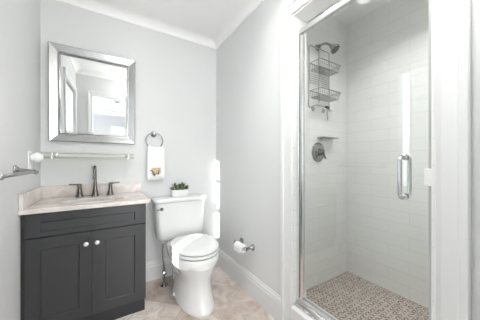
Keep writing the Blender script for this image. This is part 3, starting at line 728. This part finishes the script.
# ------------------------------------------------------------------ toilet paper holder and roll
tp = thing('toilet_paper_holder', 'brushed metal two-post paper holder on the right wall', 'paper holder', (XR, 1.575, .415))
AX = .985
for y in (1.668, 1.492):
    bm = LT((XR-.0005, y, .418), (-1, 0, 0), [(.028, 0), (.028, .006), (.018, .013), (.010, .022), (.009, .055)])
    lathe(bm, (AX, y-.013, .418), (0, 1, 0), [(.010, 0), (.015, .004), (.015, .022), (.010, .026)])
    obj('post', bm, M['nickel'], tp, smooth=True, autosmooth=50)
obj('roller', T([(AX, 1.500, .418), (AX, 1.660, .418)], .0065), M['chrome'], tp, smooth=True)
bm = bmesh.new(); n = 36; RR = []
for r, y in ((.034, 1.527), (.034, 1.637), (.018, 1.637), (.018, 1.527)):
    RR.append([bm.verts.new((AX+r*math.cos(2*PI*k/n), y, .413+r*math.sin(2*PI*k/n)-.006)) for k in range(n)])
for i in range(4):
    for k in range(n): bm.faces.new([RR[i][k], RR[i][(k+1) % n], RR[(i+1) % 4][(k+1) % n], RR[(i+1) % 4][k]])
box(bm, AX-.0345, AX-.0335, 1.530, 1.634, .372, .407)
pr_ = obj('toilet_paper_roll', bm, M['paper'], smooth=True, autosmooth=40)
tag(pr_, 'white toilet paper roll on the two-post holder', 'toilet paper')

# ------------------------------------------------------------------ shower frame and glass door
GX = 1.100
sf = thing('shower_enclosure', 'clear glass shower door in a polished metal frame with looped pull handle', 'shower door', (GX, .66, .195))
y0, y1 = SY0+.009, SY1-.011
prof = [(GX-.020, 2.000), (GX-.020, 2.028), (GX-.014, 2.036), (GX+.010, 2.036), (GX+.010, 2.000), (GX+.006, 2.000), (GX+.006, 2.010), (GX-.014, 2.010), (GX-.014, 2.000)]
obj('header_rail', prism(bmesh.new(), prof, 'y', y0, y1), M['stile'], sf, bevel=.0008)
bm = bmesh.new(); box(bm, GX-.020, GX+.012, y1-.022, y1, .23, 2.000); 
obj('jamb_post', bm, M['stile'], sf, bevel=.002)
bm = bmesh.new(); box(bm, GX-.022, GX+.012, y0, y0+.010, .23, 2.000)
obj('hinge_jamb', bm, M['plastic'], sf, bevel=.002)
prof = [(GX-.045, .1955), (GX-.045, .204), (GX-.030, .208), (GX-.027, .222), (GX-.018, .226), (GX-.012, .210), (GX+.010, .214), (GX+.014, .200), (GX+.014, .1955)]
obj('sill_rail', prism(bmesh.new(), prof, 'y', y0, y1), M['chrome'], sf, bevel=.0008)
DY0, DY1 = y0+.014, y1-.024
sdr = obj('door', B(GX-.004, GX+.004, DY0+.004, DY1-.018, .250, 1.985), M['glass'], sf, label='clear glass door leaf')
bm = bmesh.new(); box(bm, GX-.013, GX+.010, DY1-.024, DY1-.002, .235, 1.994)
obj('latch_stile', bm, M['stile'], sdr, bevel=.003)
bm = bmesh.new(); box(bm, GX-.011, GX+.009, DY0+.004, DY1-.0245, .233, .252)
obj('bottom_rail', bm, M['chrome'], sdr, bevel=.002)
obj('hinge_seal', B(GX-.007, GX+.007, DY0, DY0+.009, .253, 1.990), M['seal'], sdr, bevel=.001)
obj('hinge', B(GX-.016, GX+.012, y0+.011, y0+.034, 1.055, 1.125), M['plastic'], sdr, bevel=.003, label='white hinge block')
HY, HZ0, HZ1 = .410, 1.000, 1.172
def handle(s):
    x0 = GX+s*.005; x1 = GX+s*.048; r = .018; pts = [(x0, HY, HZ1)]
    pts += [(x1-s*r+s*r*math.sin(a), HY, HZ1-r+r*math.cos(a)) for a in [PI/2*k/5 for k in range(6)]]
    pts += [(x1-s*r+s*r*math.cos(a), HY, HZ0+r-r*math.sin(a)) for a in [PI/2*k/5 for k in range(6)]]
    pts += [(x0, HY, HZ0)]
    bm = tube(bmesh.new(), pts, .0085, n=12)
    for z in (HZ0, HZ1): lathe(bm, (GX+s*.0045, HY, z), (s, 0, 0), [(.013, 0), (.013, .004), (.010, .006)])
    return bm
for s in (-1, 1): obj('pull_handle', handle(s), M['chrome'], sdr, smooth=True, autosmooth=50)

# ------------------------------------------------------------------ inside the shower
SWY = SYB-.0005
hd = thing('shower_head', 'round metal shower head on a curved arm high on the shower wall', 'shower head', (1.663, SYB, 2.215))
obj('flange', LT((1.663, SWY, 2.215), (0, -1, 0), [(.032, 0), (.030, .006), (.018, .014), (.010, .018)]), M['nickel'], hd, smooth=True, autosmooth=50)
ap = [(1.663, SWY, 2.215), (1.665, 1.27, 2.225), (1.668, 1.23, 2.222), (1.672, 1.195, 2.200), (1.676, 1.170, 2.170)]
obj('arm', T(ap, .0105, n=12), M['nickel'], hd, smooth=True)
obj('spray_head', LT((1.674, 1.178, 2.182), (.16, -.62, -.75), [(.012, 0), (.016, .008), (.018, .02), (.026, .035), (.041, .055), (.044, .064), (.042, .068), (0, .068)]), M['nickel'], hd, smooth=True, autosmooth=50)
obj('spray_face', LT(Vector((1.674, 1.178, 2.182))+Vector((.16, -.62, -.75)).normalized()*.0685, (.16, -.62, -.75), [(.037, 0), (.035, .003), (0, .004)]), M['dark'], hd, smooth=True, autosmooth=50)

cdy = thing('shower_caddy', 'wire shower caddy with two baskets hanging below the shower head', 'caddy', (1.663, SYB, 1.63))
CY = 1.290; cx0, cx1 = 1.528, 1.810
bm = bmesh.new()
tube(bm, [(cx0-.010, CY, 1.655), (cx0, CY, 1.9), (cx0, CY, 2.185), (cx0+.012, CY, 2.197), (cx1-.012, CY, 2.197), (cx1, CY, 2.185), (cx1, CY, 1.9), (cx1, CY, 1.645)], .0034, n=6)
tube(bm, [(1.640, CY, 2.197), (1.642, CY-.002, 2.225), (1.663, CY-.004, 2.242), (1.684, CY-.002, 2.225), (1.686, CY, 2.197)], .0034, n=6)
tube(bm, [(1.663, CY, 2.197), (1.663, CY, 1.70)], .0034, n=6)
for z in (1.965, 1.945, 1.925, 1.905, 1.885, 1.865): tube(bm, [(cx0, CY, z), (cx1, CY, z)], .0019, n=5)
obj('hanger_frame', bm, M['wire'], cdy, smooth=True)
def basket(z):
    bm = bmesh.new(); yb, yf = CY-.006, 1.172; h = .060
    tube(bm, [(cx0+.002, yb, z), (cx1+.005, yb, z), (cx1+.005, yf, z), (cx0+.002, yf, z)], .0042, n=6, closed=True)
    a0, a1, b0, b1 = cx0+.014, cx1-.008, yb-.003, yf+.014
    tube(bm, [(a0, b0, z-h), (a1, b0, z-h), (a1, b1, z-h), (a0, b1, z-h)], .0030, n=6, closed=True)
    nx = 11
    for k in range(nx+1):
        x = cx0+.010+(cx1-cx0-.012)*k/nx; xm = a0+(a1-a0)*k/nx
        tube(bm, [(x, yb, z), (xm, b0, z-h), (xm, (b0+b1)/2, z-h-.001), (xm, b1, z-h), (x, yf, z)], .0018, n=5)
    for k in range(1, 5):
        y = yb+(yf-yb)*k/5; ym = b0+(b1-b0)*k/5
        tube(bm, [(cx0+.002, y, z), (a0, ym, z-h), (a1, ym, z-h), (cx1+.005, y, z)], .0018, n=5)
    tube(bm, [(cx0+.008, yf+.006, z-h*.5), (cx1-.002, yf+.006, z-h*.5)], .0020, n=5)
    return bm
obj('basket', basket(2.030), M['wire'], cdy, smooth=True); obj('basket', basket(1.783), M['wire'], cdy, smooth=True)
bm = bmesh.new(); tube(bm, [(cx0-.012, CY, 1.655), (cx0-.018, CY-.02, 1.632), (cx0, CY-.03, 1.628), (cx0+.03, CY-.022, 1.650), (cx0+.09, CY-.012, 1.668), (cx0+.17, CY-.012, 1.668), (cx1-.04, CY-.022, 1.650), (cx1-.01, CY-.03, 1.628), (cx1+.012, CY-.02, 1.634), (cx1, CY, 1.655)], .0038, n=6)
obj('hook_bar', bm, M['wire'], cdy, smooth=True)
# suction cups of the caddy
for x in (cx0+.07, cx1-.06):
    obj('suction_cup', LT((x, SWY, 1.640), (0, -1, 0), [(.026, 0), (.020, .006), (.008, .012), (.006, .016), (0, .017)]), M['seal'], cdy, smooth=True, autosmooth=50)
rz = thing('razor', 'small grey razor hanging from the lower hooks of the shower caddy', 'razor', (cx1-.07, CY-.03, 1.60))
obj('razor_handle', T([(cx1-.07, CY-.028, 1.655), (cx1-.068, CY-.03, 1.60), (cx1-.066, CY-.032, 1.54)], [.005, .006, .004], n=8), M['seal'], rz, smooth=True)
obj('razor_head', B(cx1-.095, cx1-.045, CY-.042, CY-.026, 1.650, 1.668), M['dark'], rz, bevel=.003)

# valve trim
vt = thing('shower_valve', 'round metal shower valve plate with a lever below the caddy', 'shower valve', (1.672, SYB, 1.240))
obj('escutcheon', LT((1.672, SWY, 1.240), (0, -1, 0), [(.092, 0), (.092, .003), (.086, .009), (.060, .013), (.036, .015), (.034, .022)], 40), M['nickel'], vt, smooth=True, autosmooth=50)
bm = LT((1.672, SWY-.020, 1.240), (0, -1, 0), [(.030, 0), (.030, .014), (.024, .024), (.020, .036), (.012, .044), (0, .045)])
tube(bm, [(1.672, 1.262, 1.242), (1.676, 1.245, 1.215), (1.682, 1.232, 1.175)], [.012, .009, .0075], n=10)
obj('lever', bm, M['gun'], vt, smooth=True, autosmooth=50)
sdh = thing('soap_dish', 'small metal soap ledge on the shower wall right of the valve', 'soap dish', (1.765, SYB, 1.370))
obj('tray', B(1.655, 1.880, 1.235, SWY, 1.372, 1.382), M['nickel'], sdh, bevel=.004)
obj('bracket', B(1.700, 1.835, 1.270, SWY, 1.350, 1.372), M['ceramic'], sdh, bevel=.008)
# floor drain
dr = obj('shower_drain', LT((1.62, .45, .0005), (0, 0, 1), [(.055, 0), (.055, .003), (.045, .004), (0, .003)]), M['nickel'], smooth=True, autosmooth=40)
tag(dr, 'round metal drain in the mosaic shower floor', 'drain')
